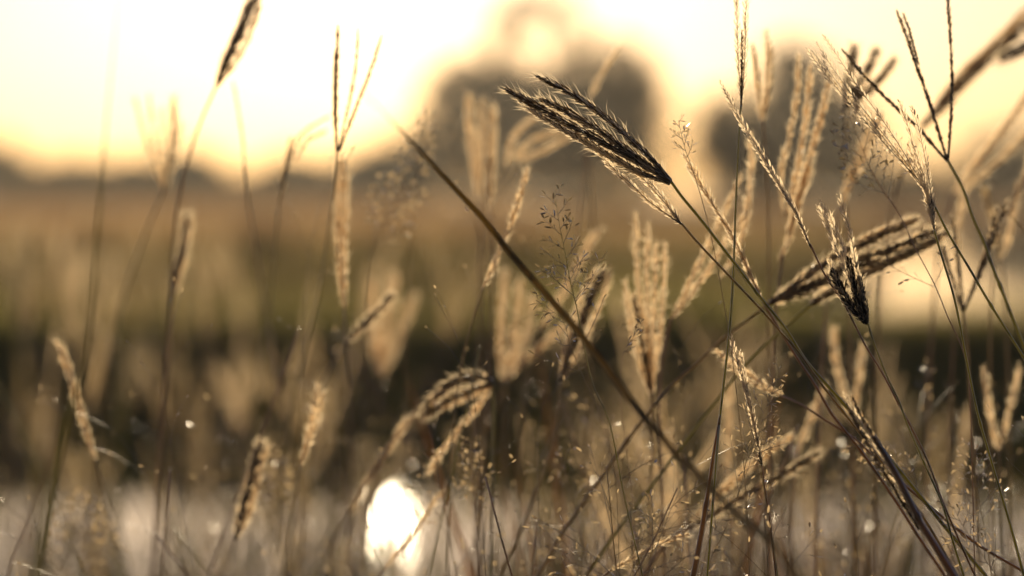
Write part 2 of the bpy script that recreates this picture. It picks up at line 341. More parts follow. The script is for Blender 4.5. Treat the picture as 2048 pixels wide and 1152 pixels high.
p = scatter(36000, 12.55, 13.95, .33); p = p[(ground_z(p[:, 0], p[:, 1]) > -.3) | (p[:, 1] < 13.3)]; blades_field('bank_grass', 'dark rough grass on the far bank of the channel', len(p), p, .31 * (1 + .25 * np.sin(p[:, 0] * 2.1) * np.sin(p[:, 0] * .83 + 1)), np.full(len(p), .014), 'verge', .15, 'meadow')
M['sedge'] = mat('sedge_grass', (.085, .08, .035), (.13, .105, .05), .3, (.20, .165, .06), gloss=.02, scale=1.2)
p = scatter(42000, 13.9, 34, .3, 2.0); p = p[ground_z(p[:, 0], p[:, 1]) > -.27]; blades_field('sedge_grass', 'dull olive sedge thinning out from the bank into the meadow', len(p), p, .27, .012 + p[:, 1] * .0005, 'sedge', .1, 'meadow')

def tree(name, label, dist, blobs, n, group='trees along the far edge of the meadow', leaf=.42):
    """blobs: crown lobes as (px, py, rx, ry, weight) at that distance"""
    blobs = [(a, b - 8, c * 1.22, e * 1.22, f) for a, b, c, e, f in blobs]; u = K * dist; bx = sum(b[0] * b[4] for b in blobs) / sum(b[4] for b in blobs); c = P(bx, 400, dist)
    gz = float(ground_z(c[0], c[1])); t = thing(name, (c[0], c[1], gz), label, 'tree', group)
    mb = MB(); ctr = [P(b[0], b[1], dist) for b in blobs]; top = max(q[2] for q in ctr)
    fork = np.array([c[0], c[1], gz + (top - gz) * .32]); tr = .05 * (top - gz) * .6
    tube(mb, [(c[0], c[1], gz - .2), fork * .5 + np.array([c[0], c[1], gz]) * .5 + [.1, 0, 0], fork], tr, tr * .7, 'bark', n=10, sides=8)
    for q, b in zip(ctr, blobs): tube(mb, [fork, fork * .5 + q * .5 + RNG.normal(0, .4, 3), q], tr * .5, tr * .12, 'bark', n=10, sides=6)
    mb.build('trunk', t); mb = MB(); tot = sum(b[4] for b in blobs)
    for q, b in zip(ctr, blobs):
        k = int(n * b[4] / tot); v = unit(RNG.normal(size=(k, 3))) * (RNG.random(k) ** .45)[:, None]
        v = v * (1 + .16 * np.sin(v[:, :1] * 9 + b[0]) * np.cos(v[:, 2:] * 8 + b[1]))
        cen = q + v * np.array([b[2] * u, max(b[2], b[3]) * u * .8, b[3] * u])
        cen = cen[cen[:, 2] > gz + .05]; k = len(cen)
        A = unit(RNG.normal(size=(k, 3))); B = unit(np.cross(A, RNG.normal(size=(k, 3)))); s = (leaf * RNG.uniform(.5, 1.3, k))[:, None]
        V = np.stack([cen - A * s, cen - B * s * .45, cen + A * s, cen + B * s * .45 + np.cross(A, B) * s * .3], 1)
        mb.add(V.reshape(-1, 3), [np.arange(k * 4).reshape(-1, 4)], 'crown')
    mb.build('crown', t, smooth=False)
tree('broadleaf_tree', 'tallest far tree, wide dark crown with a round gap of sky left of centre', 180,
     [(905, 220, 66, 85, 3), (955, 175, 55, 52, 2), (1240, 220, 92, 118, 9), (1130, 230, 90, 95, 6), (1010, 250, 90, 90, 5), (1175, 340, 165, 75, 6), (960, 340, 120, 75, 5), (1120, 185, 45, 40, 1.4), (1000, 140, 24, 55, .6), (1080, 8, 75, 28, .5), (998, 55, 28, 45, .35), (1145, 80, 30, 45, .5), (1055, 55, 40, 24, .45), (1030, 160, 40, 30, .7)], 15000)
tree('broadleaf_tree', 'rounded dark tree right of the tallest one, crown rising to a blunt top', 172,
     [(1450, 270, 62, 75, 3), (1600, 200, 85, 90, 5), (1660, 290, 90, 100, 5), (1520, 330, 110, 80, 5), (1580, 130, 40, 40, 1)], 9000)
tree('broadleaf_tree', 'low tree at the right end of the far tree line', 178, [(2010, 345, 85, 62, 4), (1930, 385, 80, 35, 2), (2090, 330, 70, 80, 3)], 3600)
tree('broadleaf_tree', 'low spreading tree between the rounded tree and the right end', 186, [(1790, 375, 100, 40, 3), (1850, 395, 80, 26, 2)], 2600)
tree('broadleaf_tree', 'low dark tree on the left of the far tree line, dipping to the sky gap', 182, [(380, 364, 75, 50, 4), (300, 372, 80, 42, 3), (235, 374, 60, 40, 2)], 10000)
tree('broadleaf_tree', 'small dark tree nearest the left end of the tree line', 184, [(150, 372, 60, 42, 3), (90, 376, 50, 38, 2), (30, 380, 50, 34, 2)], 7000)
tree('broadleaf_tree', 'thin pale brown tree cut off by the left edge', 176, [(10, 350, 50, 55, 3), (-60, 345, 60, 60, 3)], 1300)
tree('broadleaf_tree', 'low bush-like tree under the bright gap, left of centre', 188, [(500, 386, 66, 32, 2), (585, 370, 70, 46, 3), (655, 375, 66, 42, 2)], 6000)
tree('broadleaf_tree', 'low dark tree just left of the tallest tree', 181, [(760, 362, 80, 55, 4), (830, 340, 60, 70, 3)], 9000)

def clump(px, py, d, wid, label):
    """a bush of reeds on the far bank"""
    top = P(px, py, d); z0 = float(ground_z(top[0], top[1])); h = max(top[2] - z0, .08); n = 260
    t = thing('reed_clump', (top[0], top[1], z0), label, 'reeds', 'reed clumps on the far bank')
    xy = np.column_stack([top[0] + np.clip(RNG.normal(0, wid, n), -1.8 * wid, 1.8 * wid), top[1] + np.clip(RNG.normal(0, wid * .7, n), -wid, wid)]); base = np.column_stack([xy, ground_z(xy[:, 0], xy[:, 1]) - .01])
    off = (xy[:, :1] - top[0]); hh = h * RNG.uniform(.35, 1.1, n) * np.exp(-(off[:, 0] / (2.2 * wid)) ** 2); lean = np.column_stack([off[:, 0] * .5 + RNG.normal(0, .05, n), RNG.normal(0, .05, n)])
    tip = base + np.column_stack([lean, hh]); mid = base + np.column_stack([lean * .4, hh * .6]); a = RNG.uniform(0, math.pi, n); r = np.column_stack([np.cos(a), np.sin(a), 0 * a]) * .009
    mb = MB(); mb.add(np.stack([base - r, base + r, mid + r * .8, mid - r * .8, tip], 1).reshape(-1, 3), [np.array([[0, 1, 2, 3]]) + (np.arange(n) * 5)[:, None], np.array([[3, 2, 4]]) + (np.arange(n) * 5)[:, None]], random.choice(['verge', 'verge', 'meadow'])); mb.build('blades', t, smooth=False)
names = ['near the left edge', 'under the lone beaded spike', 'left of the fan stalk', 'right of the fan stalk', 'under the dark forked head', 'above the sun glare', 'right of the sun glare', 'behind the curled head', 'beside the long diagonal blade', 'behind the cleft buff head', 'behind the four-fingered head', 'right of the four-fingered head', 'left of the small bronze spike', 'right of the small bronze spike', 'below the black stubby head', 'under the pond glare', 'right of the pond glare', 'at the right edge']
for k, nm in enumerate(names):
    q = random.random(); clump(20 + k * 118 + random.uniform(-30, 30), 690 + 60 * q, random.uniform(12.7, 13.6), random.uniform(.10, .26), ('low' if q > .5 else 'tall') + ' dark blurred reed clump on the far bank, ' + nm)

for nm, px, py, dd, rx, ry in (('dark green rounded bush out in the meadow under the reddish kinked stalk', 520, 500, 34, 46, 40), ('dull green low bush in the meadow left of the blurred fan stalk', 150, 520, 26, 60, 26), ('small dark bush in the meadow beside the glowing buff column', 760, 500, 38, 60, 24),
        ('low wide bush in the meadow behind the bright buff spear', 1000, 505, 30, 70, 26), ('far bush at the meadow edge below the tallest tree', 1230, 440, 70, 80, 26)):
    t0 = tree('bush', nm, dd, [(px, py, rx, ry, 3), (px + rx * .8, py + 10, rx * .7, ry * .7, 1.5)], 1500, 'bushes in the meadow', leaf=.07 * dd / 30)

# ------------------------------------------------------------------ the air
def haze(density):
    mb = MB(); x0, x1, y0, y1, z0, z1 = -420, 420, -60, 420, -3, 45
    V = [(x, y, z) for x in (x0, x1) for y in (y0, y1) for z in (z0, z1)]
    M['haze'] = bpy.data.materials.new('haze'); M['haze'].use_nodes = True; t = M['haze'].node_tree; t.nodes.clear()
    o = t.nodes.new('ShaderNodeOutputMaterial'); v = t.nodes.new('ShaderNodeVolumePrincipled'); v.inputs['Color'].default_value = (.95, .90, .82, 1)
    v.inputs['Density'].default_value = density; v.inputs['Anisotropy'].default_value = .45; t.links.new(v.outputs[0], o.inputs['Volume'])
    mb.add(V, [[(0, 1, 3, 2), (4, 6, 7, 5), (0, 4, 5, 1), (2, 3, 7, 6), (0, 2, 6, 4), (1, 5, 7, 3)]], 'haze')
    o = mb.build('haze', smooth=False); o['kind'] = 'stuff'
haze(.0004)
# ------------------------------------------------------------------ the grasses, one by one (photograph pixels, distance in metres)
D = .90
FG, PG = finger_grass, panicle_grass
# in focus
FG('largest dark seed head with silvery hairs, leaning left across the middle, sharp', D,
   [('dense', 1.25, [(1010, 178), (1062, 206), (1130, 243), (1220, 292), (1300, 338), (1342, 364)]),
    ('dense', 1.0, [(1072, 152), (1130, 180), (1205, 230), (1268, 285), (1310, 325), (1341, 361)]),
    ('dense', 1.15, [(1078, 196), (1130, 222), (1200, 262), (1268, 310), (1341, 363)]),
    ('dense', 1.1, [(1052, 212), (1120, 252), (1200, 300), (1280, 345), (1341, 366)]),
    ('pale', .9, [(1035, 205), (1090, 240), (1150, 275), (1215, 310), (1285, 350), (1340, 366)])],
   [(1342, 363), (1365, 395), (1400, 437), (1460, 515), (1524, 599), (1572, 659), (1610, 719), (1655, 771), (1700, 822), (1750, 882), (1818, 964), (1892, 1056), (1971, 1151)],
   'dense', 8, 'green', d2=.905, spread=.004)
FG('pale seed head hanging just below the largest dark one, black knot at its foot', D * 1.002,
   [[(1150, 262), (1185, 292), (1220, 330), (1262, 368), (1305, 408), (1358, 446)], [(1196, 282), (1235, 315), (1280, 352), (1325, 400), (1360, 444)],
    [(1262, 330), (1295, 358), (1328, 398), (1360, 443)], [(1210, 325), (1255, 365), (1300, 403), (1359, 446)], ('black', .8, [(1345, 425), (1352, 435), (1362, 448)])],
   [(1362, 446), (1400, 490), (1467, 561), (1524, 621), (1557, 659), (1599, 707), (1640, 765), (1677, 812), (1730, 880), (1790, 960), (1850, 1040), (1915, 1152)], 'pale', 6, 'olive', spread=.004)
FG('single thick pale spike on a brown stalk, just right of the two leaning heads', .925,
   [('soft', 1.0, [(1366, 308), (1390, 345), (1412, 385), (1440, 430), (1470, 480), (1500, 545), (1524, 600)]), ('pale', .9, [(1372, 330), (1400, 372), (1436, 424), (1475, 500), (1522, 598)])],
   [(1524, 600), (1552, 648), (1590, 710), (1630, 770), (1665, 830), (1720, 900), (1780, 985), (1835, 1070), (1890, 1152)], 'pale', 7, 'brown', d2=.93)
FG('slim sharp silver spike curving down right onto a long bare stalk', D,
   [('pale', 1.05, [(1446, 176), (1475, 228), (1508, 284), (1550, 352), (1595, 430), (1622, 497)]), ('sparse', .85, [(1438, 160), (1462, 205), (1490, 262), (1530, 328), (1580, 405), (1620, 492)]),
    ('slim', .9, [(1500, 272), (1545, 350), (1590, 425), (1620, 492)])],
   [(1620, 488), (1650, 550), (1690, 612), (1730, 690), (1765, 747), (1804, 821), (1831, 872), (1858, 930), (1886, 1005), (1920, 1085), (1950, 1152)], 'pale', 5, 'brown')
FG('feathery silver head of long loose spikes, upper right, on a straight green stalk', D,
   [('sparse', 1, [(1612, 96), (1648, 145), (1690, 196), (1735, 248), (1785, 305), (1830, 352), (1858, 392)]), ('sparse', 1, [(1632, 84), (1668, 140), (1712, 200), (1762, 262), (1812, 325), (1857, 390)]),
    ('sparse', 1, [(1622, 100), (1665, 152), (1705, 205), (1750, 255), (1800, 318), (1857, 391)]), ('sparse', 1, [(1645, 68), (1680, 120), (1715, 172), (1752, 222), (1795, 285), (1858, 390)])],
   [(1858, 390), (1873, 420), (1899, 471), (1940, 539), (1966, 584), (2000, 640), (2048, 716), (2090, 790)], 'sparse', 6, 'green')
FG('shorter silver head with a black spot near its foot, upper right', D * .998,
   [('pale', 1, [(1797, 200), (1812, 240), (1828, 295), (1845, 350), (1858, 410), (1868, 462)]), ('sparse', 1, [(1822, 210), (1836, 252), (1848, 305), (1858, 360), (1866, 415), (1869, 460)]),
    ('pale', 1, [(1815, 285), (1832, 330), (1850, 385), (1868, 460)]), ('pale', .9, [(1840, 340), (1852, 385), (1864, 430), (1869, 462)]), ('black', .8, [(1858, 402), (1862, 412), (1866, 430)])],
   [(1868, 460), (1887, 524), (1906, 587), (1921, 655), (1932, 715), (1954, 821), (1977, 903), (1995, 964), (2022, 1056), (2050, 1160)], 'pale', 6, 'green')
FG('dark three-fingered head like a bird track against the bright sky, upper right', .945,
   [('slim', 1.4, [(1793, 20), (1815, 78), (1838, 145), (1862, 215), (1882, 280), (1895, 322)]), ('slim', .9, [(1806, 26), (1818, 60), (1838, 130)]), ('slim', 1.2, [(1892, -50), (1900, 60), (1904, 150), (1902, 235), (1896, 318)]),
    ('slim', 1.5, [(1684, 97), (1728, 150), (1785, 208), (1838, 258), (1875, 300), (1895, 322)])],
   [(1895, 320), (1925, 375), (1944, 431), (1970, 490), (1985, 535), (2015, 610), (2048, 695), (2080, 780)], 'slim', 8, 'green')
FG('stubby black seed head with a pale stripe and silver tufts above it', D * .995,
   [('black', 1.5, [(1664, 540), (1680, 575), (1702, 612), (1734, 648)]), ('black', 1.5, [(1696, 515), (1704, 555), (1716, 600), (1735, 646)]), ('black', 1.3, [(1718, 555), (1726, 600), (1735, 646)]),
    [(1634, 410), (1654, 450), (1672, 495), (1688, 535), (1712, 590)], [(1640, 402), (1662, 440), (1684, 488), (1700, 535), (1725, 600)], ('sparse', 1.1, [(1677, 385), (1690, 430), (1703, 475), (1712, 530), (1728, 600)]),
    ('pale', 1.1, [(1658, 520), (1672, 560), (1695, 600), (1732, 645)])],
   [(1735, 646), (1745, 678), (1760, 719), (1775, 756), (1797, 801), (1815, 850), (1850, 930), (1885, 1010), (1905, 1080), (1930, 1160)], 'pale', 5, 'green')
t = FG('tall pale head cut off by the top edge on a thread-like straight green stalk', .925,
   [[(1474, -60), (1474, 20), (1476, 100), (1482, 215)], [(1494, -60), (1492, 20), (1490, 110), (1483, 215)], ('slim', .9, [(1484, 60), (1484, 140), (1482, 215)])],
   [(1482, 210), (1478, 270), (1474, 350), (1471, 420), (1468, 512), (1463, 610), (1456, 690), (1446, 780), (1438, 850)], 'pale', 5, 'green', d2=.90)
mb = MB(); q = px_path([(1440, 830), (1430, 890), (1415, 990), (1402, 1070), (1385, 1160)], .90); tube(mb, q, .0004, .0013, 'brown', n=40, sides=8, knots=[(.55, .3)]); mb.build('leaf_sheath', t)
FG('small sharp bronze spike in the lower right middle, dark knot at its foot', D,
   [('pale', .8, [(1462, 668), (1472, 715), (1490, 775), (1508, 850), (1523, 925)]), ('slim', .9, [(1468, 700), (1486, 765), (1505, 840), (1523, 925)]), ('pale', .7, [(1480, 700), (1496, 780), (1512, 860), (1523, 925)]), ('black', .6, [(1519, 905), (1523, 930)])],
   [(1523, 926), (1530, 980), (1538, 1030), (1545, 1090), (1553, 1160)], 'pale', 4.5, 'brown')
grass_blade('thin green blade running beside the small bronze spike', [(1500, 800), (1512, 880), (1528, 980), (1545, 1080), (1556, 1160)], .905, .9, 6)
# slightly out of focus
FG('drooping dark fan-shaped seed head lying right across the pond glare', .975,
   [('rim', 1.3, [(1835, 438), (1770, 466), (1705, 497), (1640, 532), (1585, 575), (1537, 607)]), ('rim', 1.3, [(1880, 455), (1800, 492), (1715, 522), (1630, 566), (1538, 607)]), ('rim', 1.2, [(1760, 520), (1690, 545), (1620, 578), (1538, 607)]), ('soft', 1, [(1840, 436), (1760, 462), (1690, 500), (1620, 545)])],
   [(1539, 606), (1475, 655), (1437, 685), (1400, 722), (1340, 775), (1270, 860), (1200, 960), (1130, 1060), (1074, 1155)], 'rim', 8, 'olive')
FG('thicker dark seed head lying right below the drooping fan', .985,
   [('rim', 2.0, [(1892, 466), (1830, 495), (1760, 528), (1690, 562), (1622, 608)]), ('dense', 1.6, [(1880, 478), (1800, 515), (1720, 552), (1622, 608)])],
   [(1621, 609), (1569, 655), (1524, 696), (1486, 734), (1437, 797), (1380, 870), (1320, 950), (1250, 1040), (1170, 1155)], 'rim', 8, 'green')
FG('broad glowing buff head behind the thread-like green stalk, leaning right', 1.0,
   [('soft', 1.1, [(1500, 262), (1503, 330), (1496, 400), (1482, 480), (1440, 560)]), ('soft', 1.1, [(1482, 350), (1450, 420), (1412, 500), (1375, 575), (1342, 640)]), ('soft', 1.2, [(1498, 420), (1460, 470), (1410, 550), (1342, 640)])],
   [(1342, 636), (1325, 720), (1318, 820), (1322, 950), (1330, 1160)], 'soft', 7, 'straw')
FG('bright buff spear leaning left, isolated left of the pale panicle', .975, [('soft', 1.25, [(1056, 336), (1042, 385), (1028, 430), (1016, 470)]), ('soft', 1.1, [(1016, 465), (1000, 500), (984, 540), (965, 580)])],
   [(966, 578), (945, 640), (925, 720), (910, 820), (900, 950), (895, 1155)], 'soft', 5, 'olive', d2=1.0)
FG('curled dark head bending left over two buff fingers, lower middle', 1.005,
   [('rim', 1.4, [(845, 832), (870, 795), (905, 768), (950, 752), (985, 762)]), ('rim', 1.1, [(855, 830), (890, 805), (930, 785), (985, 765)]), ('soft', .9, [(880, 818), (920, 802), (955, 788), (985, 768)]), ('soft', 1.2, [(855, 948), (890, 895), (930, 845), (965, 800), (985, 768)])],
   [(985, 764), (988, 840), (985, 920), (984, 1010), (980, 1155)], 'rim', 7, 'green')
FG('upright buff head with a dark cleft down its middle, centre right', 1.005,
   [('rim', 1.3, [(1210, 540), (1180, 600), (1150, 680), (1120, 765)]), ('soft', 1.0, [(1222, 545), (1200, 610), (1165, 690), (1122, 765)]), ('soft', 1.0, [(1195, 535), (1160, 600), (1135, 680), (1118, 765)])],
   [(1119, 762), (1110, 840), (1095, 920), (1050, 1040), (1000, 1155)], 'soft', 7, 'olive')
FG('four-fingered buff head standing upright in the middle of the tangle', 1.01,
   [('soft', .95, [(1272, 425), (1274, 520), (1282, 610), (1298, 700), (1302, 790)]), ('soft', 1.0, [(1298, 445), (1294, 540), (1296, 640), (1302, 790)]), ('soft', 1.0, [(1312, 490), (1310, 580), (1306, 680), (1303, 790)]),
    ('soft', .9, [(1331, 487), (1327, 580), (1318, 690), (1304, 790)]), ('soft', 1.0, [(1250, 560), (1260, 640), (1276, 710), (1300, 790)]), ('rim', 1.0, [(1268, 590), (1280, 660), (1300, 780)])],
   [(1302, 788), (1306, 880), (1302, 980), (1300, 1155)], 'soft', 7, 'olive')
FG('beaded straw spike closed against a thick brown culm, lower right', .865,
   [('pale', .9, [(1688, 785), (1712, 830), (1745, 880), (1778, 935), (1808, 995), (1838, 1060)]), ('slim', 1.4, [(1702, 790), (1730, 845), (1765, 900), (1800, 970), (1838, 1060)]), ('slim', 1.2, [(1690, 800), (1720, 860), (1760, 930), (1838, 1060)])],
   [(1745, 870), (1790, 945), (1838, 1040), (1875, 1100), (1915, 1165)], 'pale', 16, 'brown', d2=.85)
FG('lanky stalk dropping right with faded spikelets along its upper end', .95,
   [('soft', .9, [(1432, 700), (1470, 728), (1520, 762), (1570, 795)]), ('soft', .7, [(1446, 722), (1500, 762), (1560, 792)])],
   [(1560, 790), (1600, 808), (1650, 840), (1712, 880), (1775, 940), (1850, 1005), (1950, 1085), (2050, 1145)], 'soft', 6, 'brown', d2=.9)
FG('pale spike lying almost flat near the bottom edge', .93, [('soft', .95, [(1378, 1068), (1340, 1080), (1298, 1098), (1256, 1122), (1215, 1145)])], [(1225, 1138), (1200, 1158), (1170, 1185)], 'soft', 6, 'straw')
FG('two long straw fingers slanting up right, lower middle of the tangle', 1.0,
   [('soft', 1.2, [(1590, 868), (1540, 905), (1485, 950), (1425, 1000), (1380, 1045)]), ('rim', 1.1, [(1640, 905), (1570, 945), (1500, 985), (1430, 1025), (1375, 1060)]), ('soft', .8, [(1560, 880), (1500, 925), (1440, 980), (1385, 1040)])],
   [(1377, 1052), (1330, 1090), (1280, 1160)], 'soft', 8, 'brown')
# the right side, behind
FG('dark slender head with three spread fingers below the straight green stalk, right', 1.0,
   [('slim', 1.6, [(1862, 440), (1885, 500), (1905, 560), (1925, 622)]), ('slim', 1.4, [(1905, 430), (1912, 500), (1920, 560), (1926, 620)]), ('slim', 1.6, [(1995, 415), (1978, 480), (1955, 550), (1927, 622)]), ('slim', 1.3, [(2015, 400), (1990, 470), (1960, 550), (1927, 622)])],
   [(1926, 618), (1935, 700), (1940, 800), (1950, 950), (1960, 1160)], 'slim', 7, 'olive')
FG('wide glowing head of four stout fingers, upper right behind the silver ones', 1.0,
   [('soft', 1.1, [(1598, 110), (1594, 190), (1580, 270), (1562, 350), (1568, 430)]), ('soft', 1.2, [(1622, 130), (1616, 200), (1606, 280), (1590, 360), (1572, 430)]), ('soft', 1.5, [(1662, 150), (1646, 220), (1624, 300), (1600, 380), (1575, 470)]), ('soft', 1.4, [(1622, 330), (1600, 400), (1580, 470), (1558, 525)])],
   [(1566, 510), (1552, 620), (1545, 760), (1540, 900), (1538, 1160)], 'soft', 7, 'straw')
FG('hazy buff finger leaning right below the silver head, upper right', 1.04, [('soft', 1.4, [(1750, 235), (1725, 290), (1700, 350), (1680, 410)]), ('soft', 1.2, [(1768, 225), (1745, 280), (1712, 350), (1685, 410)])], [(1682, 405), (1665, 500), (1650, 640), (1640, 800), (1630, 1160)], 'soft', 6, 'straw')
FG('two pale ghostly fingers hanging in the bright sky beside the tall cut-off head', 1.03, [('soft', 1.1, [(1504, 90), (1512, 150), (1522, 245)]), ('soft', 1.0, [(1532, 60), (1534, 130), (1526, 245)]), ('soft', .8, [(1541, 90), (1540, 160), (1526, 245)])], [(1526, 240), (1534, 360), (1538, 520), (1536, 700), (1530, 1160)], 'soft', 6, 'olive')
FG('grey blurred finger crossing the upper right corner', 1.12, [('rim', 2.2, [(2075, 25), (2010, 85), (1945, 145), (1890, 205), (1842, 255)]), ('soft', 1.8, [(2060, 10), (1985, 90), (1920, 150), (1850, 245)])], [(1846, 248), (1800, 360), (1770, 500), (1755, 700), (1745, 1165)], 'rim', 8, 'olive')
FG('very dark blurred tip entering at the upper right edge', 1.08, [('dense', 2.2, [(2002, 118), (2040, 98), (2080, 78), (2130, 50)])], [(2130, 50), (2180, 200), (2210, 500), (2220, 900), (2225, 1165)], 'dense', 8, 'olive')
FG('dark double-tipped head blurred against the sky behind the silver spikes', 1.06,
   [('rim', 1.5, [(1755, 100), (1735, 140), (1712, 180), (1690, 215)]), ('rim', 1.3, [(1710, 92), (1703, 140), (1692, 215)]), ('rim', 1.2, [(1790, 118), (1750, 170), (1694, 215)])], [(1692, 210), (1690, 330), (1694, 480), (1700, 700), (1705, 1165)], 'rim', 7, 'olive')
FG('long hazy tan finger rising right through the pond glare', 1.13, [('soft', 1.8, [(2070, 170), (2020, 240), (1965, 310), (1905, 390)]), ('soft', 1.4, [(2085, 230), (2020, 300), (1950, 360), (1908, 392)])], [(1906, 388), (1880, 480), (1865, 640), (1855, 820), (1850, 1165)], 'soft', 7, 'straw')
grass_blade('olive stalk sliding down to the right edge at mid height', [(1955, 345), (1985, 395), (2020, 430), (2055, 470), (2110, 540)], .98, .97, 13, 'olive')
# the left side, behind
FG('dark narrow head pointing up right against the sky, top left', 1.04, [('rim', 1.3, [(520, -20), (498, 35), (468, 95), (448, 135), (434, 172)]), ('rim', 1.0, [(500, 0), (480, 55), (458, 105), (434, 172)]), ('soft', 1.0, [(522, 10), (500, 70), (470, 125), (436, 172)])],
   [(434, 170), (405, 235), (382, 300), (362, 380), (348, 470), (340, 600), (330, 760), (318, 920), (304, 1165)], 'rim', 7, 'straw', d2=1.1)
FG('blurred fan of five thin fingers against the sky, left', 1.13,
   [('soft', .7, [(270, 195), (288, 265), (308, 330), (328, 382)]), ('soft', .7, [(298, 188), (306, 260), (318, 330), (329, 382)]), ('rim', .7, [(348, 195), (346, 260), (338, 330), (330, 382)]), ('soft', .6, [(362, 240), (352, 300), (332, 382)]), ('soft', .6, [(325, 215), (326, 300), (330, 382)])],
   [(329, 380), (290, 470), (252, 580), (220, 700), (190, 860), (170, 1165)], 'soft', 6, 'olive')
FG('short dark drooping finger under the blurred fan', 1.09, [('rim', 1.3, [(374, 430), (366, 490), (354, 545), (342, 600)]), ('soft', 1.1, [(382, 440), (372, 500), (344, 600)])], [(343, 596), (338, 720), (332, 880), (322, 1165)], 'rim', 6, 'brown')
FG('thin dark forked head on the bright sky, left of centre', .985,
   [('slim', 1.3, [(676, 50), (674, 120), (672, 200), (673, 300)]), ('slim', 1.0, [(764, 70), (738, 150), (708, 225), (678, 302)]), ('slim', .8, [(716, 55), (713, 120), (700, 200), (676, 300)]), ('slim', .8, [(670, 100), (668, 200), (673, 300)])],
   [(674, 298), (668, 380), (655, 480), (635, 600), (610, 700), (588, 800), (570, 950), (560, 1165)], 'slim', 6, 'green')
FG('straight glowing buff column below the forked head', 1.035, [('soft', 1.1, [(682, 305), (683, 380), (681, 450), (680, 530), (690, 620)]), ('soft', 1.2, [(690, 315), (692, 400), (689, 480), (688, 620)]), ('soft', 1.0, [(675, 320), (674, 410), (678, 520)])], [(688, 610), (695, 720), (700, 880), (705, 1165)], 'soft', 6, 'straw')
FG('two small dark fingers low against the sky gap, left of the forked head', 1.06, [('slim', 1.1, [(584, 272), (572, 320), (562, 380), (556, 430)]), ('slim', .9, [(660, 232), (610, 262), (585, 300), (560, 400)]), ('soft', .7, [(652, 262), (615, 280), (590, 320)])], [(557, 425), (548, 520), (535, 640), (515, 780), (500, 1165)], 'slim', 5, 'green')
FG('lone reddish stalk hanging from the sky, slightly kinked, left', 1.06, [('slim', .7, [(466, 160), (476, 215), (486, 280), (490, 340)])], [(489, 330), (494, 390), (510, 480), (522, 560), (540, 660), (560, 760), (590, 900), (610, 1165)], 'slim', 7, 'brown')
grass_blade('broad green blade standing upright near the left edge of the meadow', [(238, -20), (226, 110), (214, 230), (206, 330), (198, 430), (190, 530), (180, 650), (160, 760), (120, 900)], .74, .74, 18, 'leaf')
grass_blade('olive blade slanting from the bright sky across the middle, darkest long diagonal', [(540, 15), (640, 105), (730, 190), (810, 270), (880, 345), (960, 430), (1040, 530), (1120, 620), (1190, 705), (1260, 800), (1350, 905), (1430, 985), (1500, 1055), (1590, 1150)], .76, .85, 15.5, 'olive', ds=[.58, .64, .715, .79, .825, .845, .845, .835, .82, .80, .775, .75, .73, .71])
FG('beaded buff spike leaning left at the lower left', 1.03, [('soft', 1.05, [(113, 682), (128, 720), (145, 770), (160, 825), (178, 880), (192, 925)]), ('soft', .9, [(124, 690), (142, 745), (160, 810), (190, 920)])], [(191, 920), (210, 990), (230, 1060), (262, 1165)], 'soft', 6, 'olive')
FG('small buff spike standing alone over the dark bank, left of the sun glare', 1.0, [('soft', 1.1, [(638, 770), (630, 815), (617, 865), (600, 935)]), ('soft', .8, [(648, 785), (635, 840), (602, 930)])], [(602, 930), (590, 1000), (580, 1080), (572, 1165)], 'soft', 5, 'olive')
FG('worn buff finger rising out of the left side of the sun glare', 1.03, [('soft', 1.1, [(830, 828), (798, 872), (762, 925), (730, 975), (700, 1025)]), ('soft', .9, [(815, 835), (780, 890), (740, 950), (700, 1022)])], [(701, 1020), (670, 1080), (640, 1165)], 'soft', 7, 'brown')
FG('buff finger crossing the right rim of the sun glare', 1.0, [('soft', 1.0, [(882, 985), (858, 1020), (828, 1062), (795, 1105), (765, 1145)])], [(768, 1142), (750, 1165), (735, 1190)], 'soft', 6, 'straw')
FG('brown ragged head left of the sun glare, near the bottom edge', 1.03, [('rim', 1.3, [(522, 885), (508, 940), (490, 1010), (470, 1080)]), ('soft', 1.2, [(535, 890), (518, 950), (500, 1020), (472, 1082)]), ('soft', 1, [(505, 930), (485, 1000), (470, 1080)])], [(471, 1078), (462, 1120), (450, 1165)], 'rim', 7, 'brown')
grass_blade('thin green blade bending through the lower part of the sun glare', [(700, 1000), (722, 1045), (745, 1095), (775, 1165)], .97, .95, 6)
grass_blade('rusty stalk leaning right in the lower left corner', [(135, 840), (105, 910), (70, 1000), (40, 1080), (12, 1165)], 1.03, 1.0, 11, 'brown')
FG('two blurred buff columns left of the tallest tree', 1.14, [('soft', 1.6, [(938, 190), (940, 260), (950, 330), (958, 400)]), ('soft', 1.2, [(965, 200), (962, 280), (960, 400)])], [(958, 395), (962, 520), (958, 700), (950, 1165)], 'soft', 7, 'straw')
FG('slim buff column beside the arched fingers', 1.09, [('soft', 1.2, [(988, 210), (988, 280), (984, 350), (980, 425)]), ('soft', 1.0, [(980, 215), (978, 300), (979, 425)])], [(980, 420), (985, 560), (975, 760), (960, 1165)], 'soft', 6, 'straw')
FG('arched fawn fingers drooping left behind the largest dark seed head', 1.13,
   [('soft', 1.1, [(1014, 325), (1022, 285), (1052, 248), (1100, 228), (1160, 235)]), ('soft', 1.2, [(1030, 315), (1060, 285), (1110, 262), (1160, 240)]), ('soft', 1.2, [(1040, 322), (1090, 300), (1140, 270), (1165, 242)])],
   [(1163, 238), (1180, 330), (1185, 480), (1180, 700), (1170, 1165)], 'soft', 6, 'olive')
